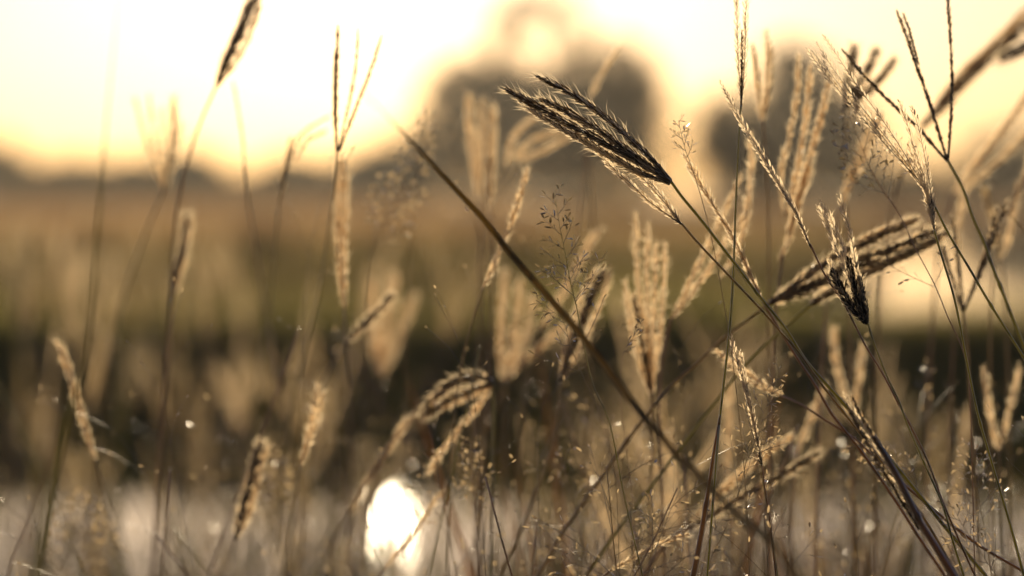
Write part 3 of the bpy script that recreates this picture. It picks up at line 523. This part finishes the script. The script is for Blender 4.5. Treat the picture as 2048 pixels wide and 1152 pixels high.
FG('faint tan finger rising right above the largest dark seed head', 1.08, [('soft', .9, [(1240, 92), (1215, 130), (1195, 165), (1178, 200)])], [(1179, 198), (1170, 330), (1150, 500), (1120, 760), (1100, 1165)], 'soft', 4, 'brown')
FG('fat hazy buff finger behind the fine panicle', 1.09, [('soft', 1.7, [(1200, 458), (1172, 500), (1140, 560), (1105, 620), (1075, 665)])], [(1078, 660), (1050, 780), (1040, 920), (1030, 1165)], 'soft', 6, 'olive')
FG('cluster of tall faded columns at the foot of the long diagonal blade', 1.16, [('soft', 1.6, [(1012, 540), (1006, 610), (1002, 680), (1005, 760)]), ('soft', 1.5, [(1042, 560), (1035, 640), (1015, 760)]), ('soft', 1.4, [(1068, 590), (1050, 680), (1012, 762)])], [(1008, 755), (1010, 860), (1005, 1000), (1000, 1165)], 'soft', 7, 'olive')
FG('broad fawn finger climbing right in the middle distance, centre', 1.09, [('soft', 1.7, [(1128, 650), (1085, 690), (1045, 725), (1010, 765)])], [(1013, 762), (975, 860), (960, 980), (950, 1165)], 'soft', 6, 'olive')
FG('dusky finger slanting through the orange glow, left of centre', 1.05, [('rim', 1.0, [(786, 590), (756, 622), (722, 655), (690, 688)])], [(692, 685), (650, 760), (625, 880), (610, 1165)], 'rim', 6, 'brown')
FG('wide golden plume glowing in the middle distance, left of centre', 1.3, [('soft', 2.2, [(790, 545), (780, 610), (768, 680), (760, 750)]), ('soft', 2, [(830, 590), (805, 650), (780, 710), (762, 752)]), ('soft', 2, [(745, 560), (748, 640), (760, 750)])], [(761, 745), (755, 850), (750, 960), (745, 1165)], 'soft', 7, 'straw')
# fine panicles
PG('fine sharp panicle with dark seeds before the hazy buff finger', D, [(1108, 382), (1114, 420), (1122, 465), (1131, 510), (1140, 560), (1152, 610)], [(1152, 608), (1162, 660), (1176, 730), (1190, 780), (1220, 850), (1248, 990), (1287, 1160)], 15, 85, 3, 'green', sub=4, seed_l=12, seed_w=4.2, m='grain',
   extra=[[(1140, 560), (1120, 530), (1085, 545)], [(1145, 590), (1110, 560), (1080, 535)], [(1140, 560), (1165, 520), (1195, 520)], [(1148, 600), (1180, 560), (1210, 508)], [(1150, 605), (1165, 570), (1170, 545)]])
PG('tiny sharp panicle tip above the single thick pale spike', D, [(1357, 240), (1362, 265), (1368, 290), (1376, 315)], [(1376, 313), (1395, 370), (1412, 430), (1428, 500), (1450, 620), (1470, 760), (1490, 960), (1500, 1165)], 7, 42, 1.8, 'olive', sub=3, seed_l=10, seed_w=3)
PG('open panicle of curled silver seeds, lower right, crossing the small bronze spike', D, [(1563, 735), (1548, 775), (1530, 820), (1510, 880), (1492, 925)], [(1492, 924), (1478, 985), (1458, 1040), (1435, 1090), (1394, 1165)], 14, 75, 2, 'olive', sub=4, seed_l=11, seed_w=3,
   extra=[[(1520, 905), (1545, 895), (1578, 886)], [(1478, 985), (1470, 940), (1462, 880)], [(1475, 990), (1495, 940), (1505, 905)]])
PG('lower panicle of dark grains right of the brown leaf sheath, bottom edge', D * .99, [(1500, 1000), (1470, 1020), (1440, 1045), (1420, 1075)], [(1420, 1072), (1410, 1110), (1400, 1165)], 6, 60, 1.6, 'brown', sub=3)
PG('bronze panicle sprawling left under the feathery silver head', .935, [(1700, 232), (1722, 290), (1748, 350), (1778, 400)], [(1778, 398), (1805, 440), (1827, 490), (1869, 569), (1895, 632), (1929, 711), (1940, 800), (1950, 1165)], 14, 110, 2.6, 'brown', sub=5, seed_l=11, seed_w=4, d2=.9, m='grain',
   extra=[[(1869, 574), (1820, 552), (1775, 529)], [(1869, 570), (1885, 535), (1890, 500)], [(1842, 497), (1830, 480), (1850, 465)]])
PG('bare forked panicle thread, dark grains, left of the four-fingered head', D, [(1282, 645), (1270, 668), (1258, 688), (1246, 706)], [(1246, 705), (1240, 780), (1250, 880), (1265, 1000), (1280, 1165)], 6, 22, 1.2, 'brown', sub=1, seed_l=11, seed_w=4, up=1.6)
PG('small dark panicle twigs in front of the buff head with the cleft', D, [(1070, 590), (1090, 612), (1125, 640), (1140, 690)], [(1140, 688), (1160, 740), (1200, 830), (1230, 950), (1240, 1165)], 9, 50, 1.4, 'olive', sub=2, seed_l=12, seed_w=4, m='grain',
   extra=[[(1150, 740), (1100, 722), (1068, 708)], [(1140, 690), (1125, 690), (1118, 672)], [(1165, 690), (1190, 640), (1208, 595)]])
PG('glinting round-seeded panicle in the lower left corner', 1.06, [(180, 1000), (165, 1040), (140, 1085), (120, 1140)], [(120, 1138), (110, 1165), (100, 1200)], 18, 110, 3, 'olive', sub=5, seed_l=9, seed_w=6.5)
PG('blurred beaded panicle over the meadow beside the long diagonal blade', 1.05, [(840, 325), (815, 355), (790, 400), (765, 450), (745, 500)], [(745, 498), (735, 600), (735, 720), (730, 900), (720, 1165)], 16, 95, 2.4, 'olive', sub=4, seed_l=9, seed_w=6)
PG('blurred beaded panicle left of the small buff spike, glints in a column', 1.07, [(545, 890), (550, 930), (558, 970), (566, 1020)], [(566, 1018), (572, 1080), (580, 1165)], 12, 60, 2.4, 'brown', sub=4, seed_l=9, seed_w=7)
PG('hazy feathery panicle before the tallest tree, right of the sky', 1.05, [(850, 225), (846, 260), (838, 310), (832, 360)], [(832, 358), (825, 480), (815, 640), (810, 860), (805, 1165)], 14, 60, 2, 'olive', sub=4, seed_l=9, seed_w=4)
PG('spindly brown panicle rising from the bottom, right of the sun glare', .97, [(940, 880), (942, 920), (946, 970), (950, 1030)], [(950, 1028), (955, 1090), (958, 1165)], 12, 60, 2.6, 'brown', sub=3, seed_l=11, seed_w=4.5)
PG('dark sparse panicle in the lower right corner, lowest on the right', D, [(1905, 1010), (1925, 1050), (1955, 1095), (1985, 1140)], [(1985, 1138), (2000, 1165), (2020, 1200)], 12, 90, 2, 'olive', sub=4, seed_l=11, seed_w=3.4)
PG('pale trembling panicle under the beaded straw spike', .93, [(1700, 890), (1740, 905), (1790, 940), (1840, 985)], [(1840, 983), (1880, 1060), (1930, 1165)], 12, 70, 1.8, 'olive', sub=3, seed_l=10, seed_w=3.6)
PG('silver-tipped panicle at the right edge over the lower water', .93, [(1940, 890), (1950, 930), (1955, 980), (1965, 1040)], [(1965, 1038), (1975, 1100), (1985, 1165)], 12, 90, 1.8, 'olive', sub=4, seed_l=10, seed_w=3.6)
PG('little dark panicle at the bottom edge, below the flat pale spike', .92, [(1296, 1030), (1302, 1065), (1310, 1100)], [(1310, 1098), (1318, 1165), (1322, 1200)], 8, 45, 1.4, 'olive', sub=2)
grass_blade('brown culm leaning right from the bottom edge, left of the flat pale spike', [(1232, 1050), (1205, 1100), (1168, 1165)], .96, .95, 12, 'brown')
grass_blade('thin dark green blade crossing the bright lower water, right', [(1640, 1010), (1660, 1060), (1690, 1120), (1710, 1165)], 1.0, .98, 6)

FG('blurred buff finger at the right edge, level with the foot of the dark three-fingered head', 1.05, [('soft', 1.1, [(2062, 300), (2050, 350), (2030, 400), (2008, 445)])], [(2009, 442), (1985, 560), (1980, 760), (1985, 1165)], 'soft', 6, 'olive')
FG('blurred dusky two-fingered head crossing the olive stalk at the right edge', 1.08, [('dusk', 1.2, [(1968, 375), (1980, 420), (1992, 470), (2002, 520)]), ('soft', 1.1, [(2040, 360), (2030, 420), (2004, 520)])], [(2003, 516), (2012, 640), (2018, 860), (2020, 1165)], 'soft', 6, 'olive')
FG('faint buff finger between the pond glare and the straight green stalk', 1.08, [('soft', 1.1, [(1935, 350), (1925, 410), (1915, 470), (1912, 530)])], [(1912, 526), (1908, 660), (1900, 860), (1900, 1165)], 'soft', 5, 'straw')
FG('buff two-fingered head standing upright low at the right, beside the dark water gap', 1.03, [('soft', 1.1, [(1968, 735), (1974, 790), (1986, 850), (1996, 905)]), ('soft', 1.0, [(2040, 735), (2026, 790), (2010, 850), (1998, 905)])], [(1997, 900), (2002, 1000), (2008, 1165)], 'soft', 6, 'olive')
FG('tall faded buff column under the long stalk with faded spikelets', 1.08, [('soft', 1.5, [(1462, 765), (1458, 830), (1456, 900), (1456, 965)])], [(1456, 960), (1458, 1040), (1460, 1165)], 'soft', 6, 'straw')
FG('leaning faded buff column right of the small bronze spike', 1.06, [('soft', 1.4, [(1650, 772), (1632, 815), (1612, 860), (1596, 905)])], [(1597, 902), (1585, 1000), (1580, 1165)], 'soft', 6, 'straw')
FG('upright faded buff head below the black stubby head', 1.08, [('soft', 1.4, [(1668, 655), (1672, 720), (1690, 790), (1702, 850)]), ('soft', 1.2, [(1725, 690), (1718, 760), (1704, 850)])], [(1703, 846), (1706, 960), (1708, 1165)], 'soft', 6, 'straw')
# ------------------------------------------------------------------ the rest of the stand: copies of a few plants, behind the single ones
def proto_head(height, n, style, fat, length, spread, sm, lean=0.0):
    """a head of n fingers on a stalk of the given height, built round the origin"""
    d = 1.0; u = K * d; top = np.array([lean * height, 0, height]); mid = np.array([lean * height * .35, .01, height * .55])
    t = thing('finger_grass', (0, 0, 0), 'x', 'grass')
    mb = MB(); tube(mb, [(0, 0, -.02), mid, top], .0011, .0007, sm, n=26, sides=5, knots=[(.45, .5)]); mb.build('stem', t)
    dr = unit(top - mid)
    for k in range(n):
        a = (k - (n - 1) / 2) * spread + random.uniform(-.06, .06); ln = length * random.uniform(.75, 1.1)
        v = unit(dr + np.array([a, random.uniform(-.15, .15), 0])); v2 = unit(v + np.array([a * .5 - lean * .2, 0, -.05]))
        mb = MB(); spike(mb, [top, top + v * ln * .5, top + v * ln * .5 + v2 * ln * .5], d, style, fat); mb.build('spike', t)
    return t, height + length
def proto_panicle(height, ln, nb, sm, sw):
    d = 1.0; t = thing('panicle_grass', (0, 0, 0), 'x', 'grass')
    base = np.array([0, 0, height]); tip = base + [random.uniform(-.04, .04), 0, ln]
    mb = MB(); tube(mb, [(0, 0, -.02), (.01, 0, height * .5), base, tip], .0008, .0002, sm, n=30, sides=5); mb.build('stem', t)
    for k in range(nb):
        f = k / nb; p = base + (tip - base) * f; a = k * 2.4; v = np.array([math.cos(a), math.sin(a) * .7, random.uniform(.5, 1.1)]); v = unit(v); L = ln * .55 * (1 - .7 * f) * random.uniform(.7, 1.2)
        mb = MB(); branchlets(mb, [p, p + v * L * .5, p + v * L - np.array([0, 0, L * .1])], d, 4, 11, sw); mb.build('branch', t)
    return t, height + ln
def proto_tuft(n, h, m):
    mb = MB()
    for k in range(n):
        a = random.uniform(0, 6.28); r = random.uniform(.1, .42) * h; hh = h * random.uniform(.6, 1.05); c, s_ = math.cos(a), math.sin(a)
        blade(mb, [(c * r, s_ * r, hh * (.9 if r > .3 * h else 1)), (c * r * .45, s_ * r * .45, hh * .62), (c * .012, s_ * .012, -.01)], random.uniform(.0025, .005), m, n=9)
    t = thing('grass_tuft', (0, 0, 0), 'x', 'grass'); mb.build('leaf', t); return t, h
def copy_tree(r):
    c = r.copy(); COL.objects.link(c)
    for ch in list(r.children):
        k = ch.copy(); COL.objects.link(k); k.parent = c
    return c
HEADS = [proto_head(.50, 4, 'dusk', .85, .075, .16, 'olive', .05), proto_head(.50, 3, 'soft', .9, .085, .11, 'straw', -.10), proto_head(.48, 5, 'dusk', .9, .072, .20, 'brown', .18),
         proto_head(.50, 2, 'dusk', .9, .092, .09, 'straw', .02), proto_head(.48, 4, 'rim', 1.0, .072, .14, 'olive', -.22), proto_head(.50, 1, 'soft', 1.0, .100, .1, 'olive', .14),
         proto_head(.50, 3, 'soft', 1.0, .060, .30, 'olive', .02), proto_head(.46, 2, 'dusk', 1.1, .070, .22, 'brown', -.05)]
PANS = [proto_panicle(.44, .13, 16, 'brown', 4.5), proto_panicle(.42, .16, 20, 'olive', 4), proto_panicle(.45, .10, 14, 'brown', 5), proto_panicle(.42, .20, 22, 'olive', 3.5)]
TUFTS = [proto_tuft(26, .42, 'leaf'), proto_tuft(22, .40, 'leaf'), proto_tuft(20, .38, 'dryleaf'), proto_tuft(9, .46, 'leaf'), proto_tuft(5, .44, 'dryleaf')]
used = set(); seen_labels = {}
COLS = [(0, 110, 'at the left edge'), (110, 260, 'beside the lone beaded spike'), (260, 420, 'under the blurred fan'), (420, 560, 'near the small buff spike'), (560, 700, 'left of the sun glare'),
        (700, 880, 'over the sun glare'), (880, 1010, 'right of the sun glare'), (1010, 1150, 'left of the cleft buff head'), (1150, 1260, 'right of the cleft buff head'), (1260, 1380, 'around the four-fingered head'),
        (1380, 1500, 'left of the small bronze spike'), (1500, 1620, 'right of the small bronze spike'), (1620, 1760, 'below the black stubby head'), (1760, 1900, 'left of the pond glare'), (1900, 2010, 'below the pond glare'), (2010, 9999, 'at the right edge')]
def put(pr, px, py, d, kind, group, cat='grass', tilt=.12, tries=0):
    if 610 < px < 950 and py < 1090: px += random.choice([-1, 1]) * 330
    if px > 1480 and py < 720: py = random.uniform(720, 950)
    r, h0 = pr; o = r if r.name not in used else copy_tree(r); used.add(r.name)
    top = P(px, py, d); z0 = float(ground_z(top[0], top[1])); s = (top[2] - z0) / h0
    o.location = (top[0], top[1], z0 - .004); q = random.choice([-1, 1])
    o.scale = (max(.75, min(1.2, s)) * random.uniform(.85, 1.1),) * 2 + (s,)
    ty = random.uniform(-tilt, tilt); o.rotation_euler = (random.uniform(-tilt, tilt) * .5, ty, random.uniform(-.5, .5) + (math.pi if q < 0 else 0))
    row = 'high' if py < 620 else ('mid-height' if py < 820 else 'low'); lean = 'leaning right' if ty * 1.0 > tilt * .33 else ('leaning left' if ty < -tilt * .33 else 'upright')
    far = 'faint ' if d > 1.7 else ('soft ' if d > 1.3 else '')
    lab = '%s %s%s, %s, %s' % (row, far, kind, lean, next(w for a, b, w in COLS if px < b))
    if lab in seen_labels and tries < 40:       # move it until nothing else answers to its label
        if o is not r: 
            for ch in list(o.children): bpy.data.objects.remove(ch)
            bpy.data.objects.remove(o)
        else: used.discard(r.name)
        return put(pr, min(max(px + random.uniform(-260, 260), -60), 2110), py, d, kind, group, cat, tilt, tries + 1)
    seen_labels[lab] = 1; o['label'] = lab; o['category'] = cat; o['group'] = group
R = random.uniform
KIND = ['dusky four-fingered head', 'buff three-fingered head', 'dusky five-fingered head', 'dusky two-fingered head', 'dark narrow head', 'single buff finger', 'wide buff head', 'dusky forked head']
for i in range(34):   # left half, soft heads over the dark bank and the meadow
    k = i % 8; put(HEADS[k], R(-60, 900), random.choice([R(430, 640), R(600, 900), R(640, 900)]), R(1.45, 2.5), KIND[k], 'blurred heads in the left half')
for i in range(16):
    k = (i * 3) % 8; put(HEADS[k], R(-60, 560), R(405, 540), R(2.0, 3.0), KIND[k], 'blurred heads in the left half')
for i in range(38):   # right half, denser
    k = (i * 5 + 1) % 8; put(HEADS[k], R(960, 2110), random.choice([R(380, 640), R(600, 900), R(700, 1000)]), R(1.12, 2.0), KIND[k], 'blurred heads in the right half', tilt=.4)
for i in range(66):
    put(PANS[i % 4], R(1000, 2100), R(620, 1000), R(.97, 1.5), 'brown twiggy panicle' if i % 2 == 0 else 'olive twiggy panicle', 'panicles tangled at the lower right', tilt=.5)
for i in range(14):
    put(PANS[i % 4], R(-20, 900), R(760, 1050), R(1.25, 1.9), 'brown twiggy panicle' if i % 2 == 0 else 'olive twiggy panicle', 'panicles along the lower left', tilt=.3)
for i in range(10):
    k = (i * 3 + 2) % 8; put(HEADS[k], R(-40, 2090), R(960, 1110), R(1.25, 1.9), KIND[k] + ' over water', 'low heads over the lower water', tilt=.3)
for i in range(44):
    k = i % 5; px = R(-80, 2130) if i % 3 == 0 else R(950, 2130)
    put(TUFTS[k], px, R(640, 1000) if px > 950 else R(860, 1060), R(1.15, 2.6), ['tuft of green blades', 'thin tuft of green blades', 'tuft of dry tan blades', 'few long green blades', 'few bent dry blades'][k], 'blade tufts on the near bank', 'grass tuft', tilt=.2)
for i in range(12):
    k = i % 5; put(TUFTS[k], R(1150, 2110), R(700, 860), R(1.3, 2.4), ['tuft of green blades', 'thin tuft of green blades', 'tuft of dry tan blades', 'few long green blades', 'few bent dry blades'][k], 'blade tufts on the near bank', 'grass tuft', tilt=.35)
# slender bare stalks criss-crossing low on the right
SLIM = []
for k in range(5):
    mb = MB(); lx = (.16, -.12, .22, -.2, .05)[k]; h = .55; tube(mb, [(0, 0, -.02), (lx * .15, 0, h * .4), (lx * .5, .01, h * .75), (lx, 0, h)], .0008, .00035, ('olive', 'straw', 'brown', 'green', 'straw')[k], n=26, sides=5, knots=[(.4, .5), (.7, .4)])
    t = thing('grass_plant', (0, 0, 0), 'x', 'grass'); mb.build('stem', t)
    mb = MB(); p3 = np.array([lx, 0, h]); branchlets(mb, [p3 * .93, p3 + [lx * .08, 0, .03], p3 + [lx * .2, 0, .055]], 1.0, 6, 10, 3.4); mb.build('spikelets', t); SLIM.append((t, h + .05))
for i in range(170):
    k = i % 5; put(SLIM[k], R(930, 2110), R(560, 1040), R(.93, 1.35), ['olive', 'straw-coloured', 'brown', 'green', 'pale'][k] + ' slender bare stalk', 'slender stalks crossing at the lower right', tilt=.6)
for i in range(22):
    k = (0, 3, 1, 3)[i % 4]; put(TUFTS[k], R(-60, 1000), R(560, 860), R(1.5, 2.6), ['tuft of green blades', 'thin tuft of green blades', '', 'few long green blades'][k], 'blade tufts on the near bank', 'grass tuft', tilt=.2)
for i in range(26):
    k = i % 5; put(SLIM[k], R(-40, 600), R(380, 800), R(1.15, 1.6), ['olive', 'straw-coloured', 'brown', 'green', 'pale'][k] + ' slender bare stalk', 'slender blurred stalks on the left', tilt=.3)
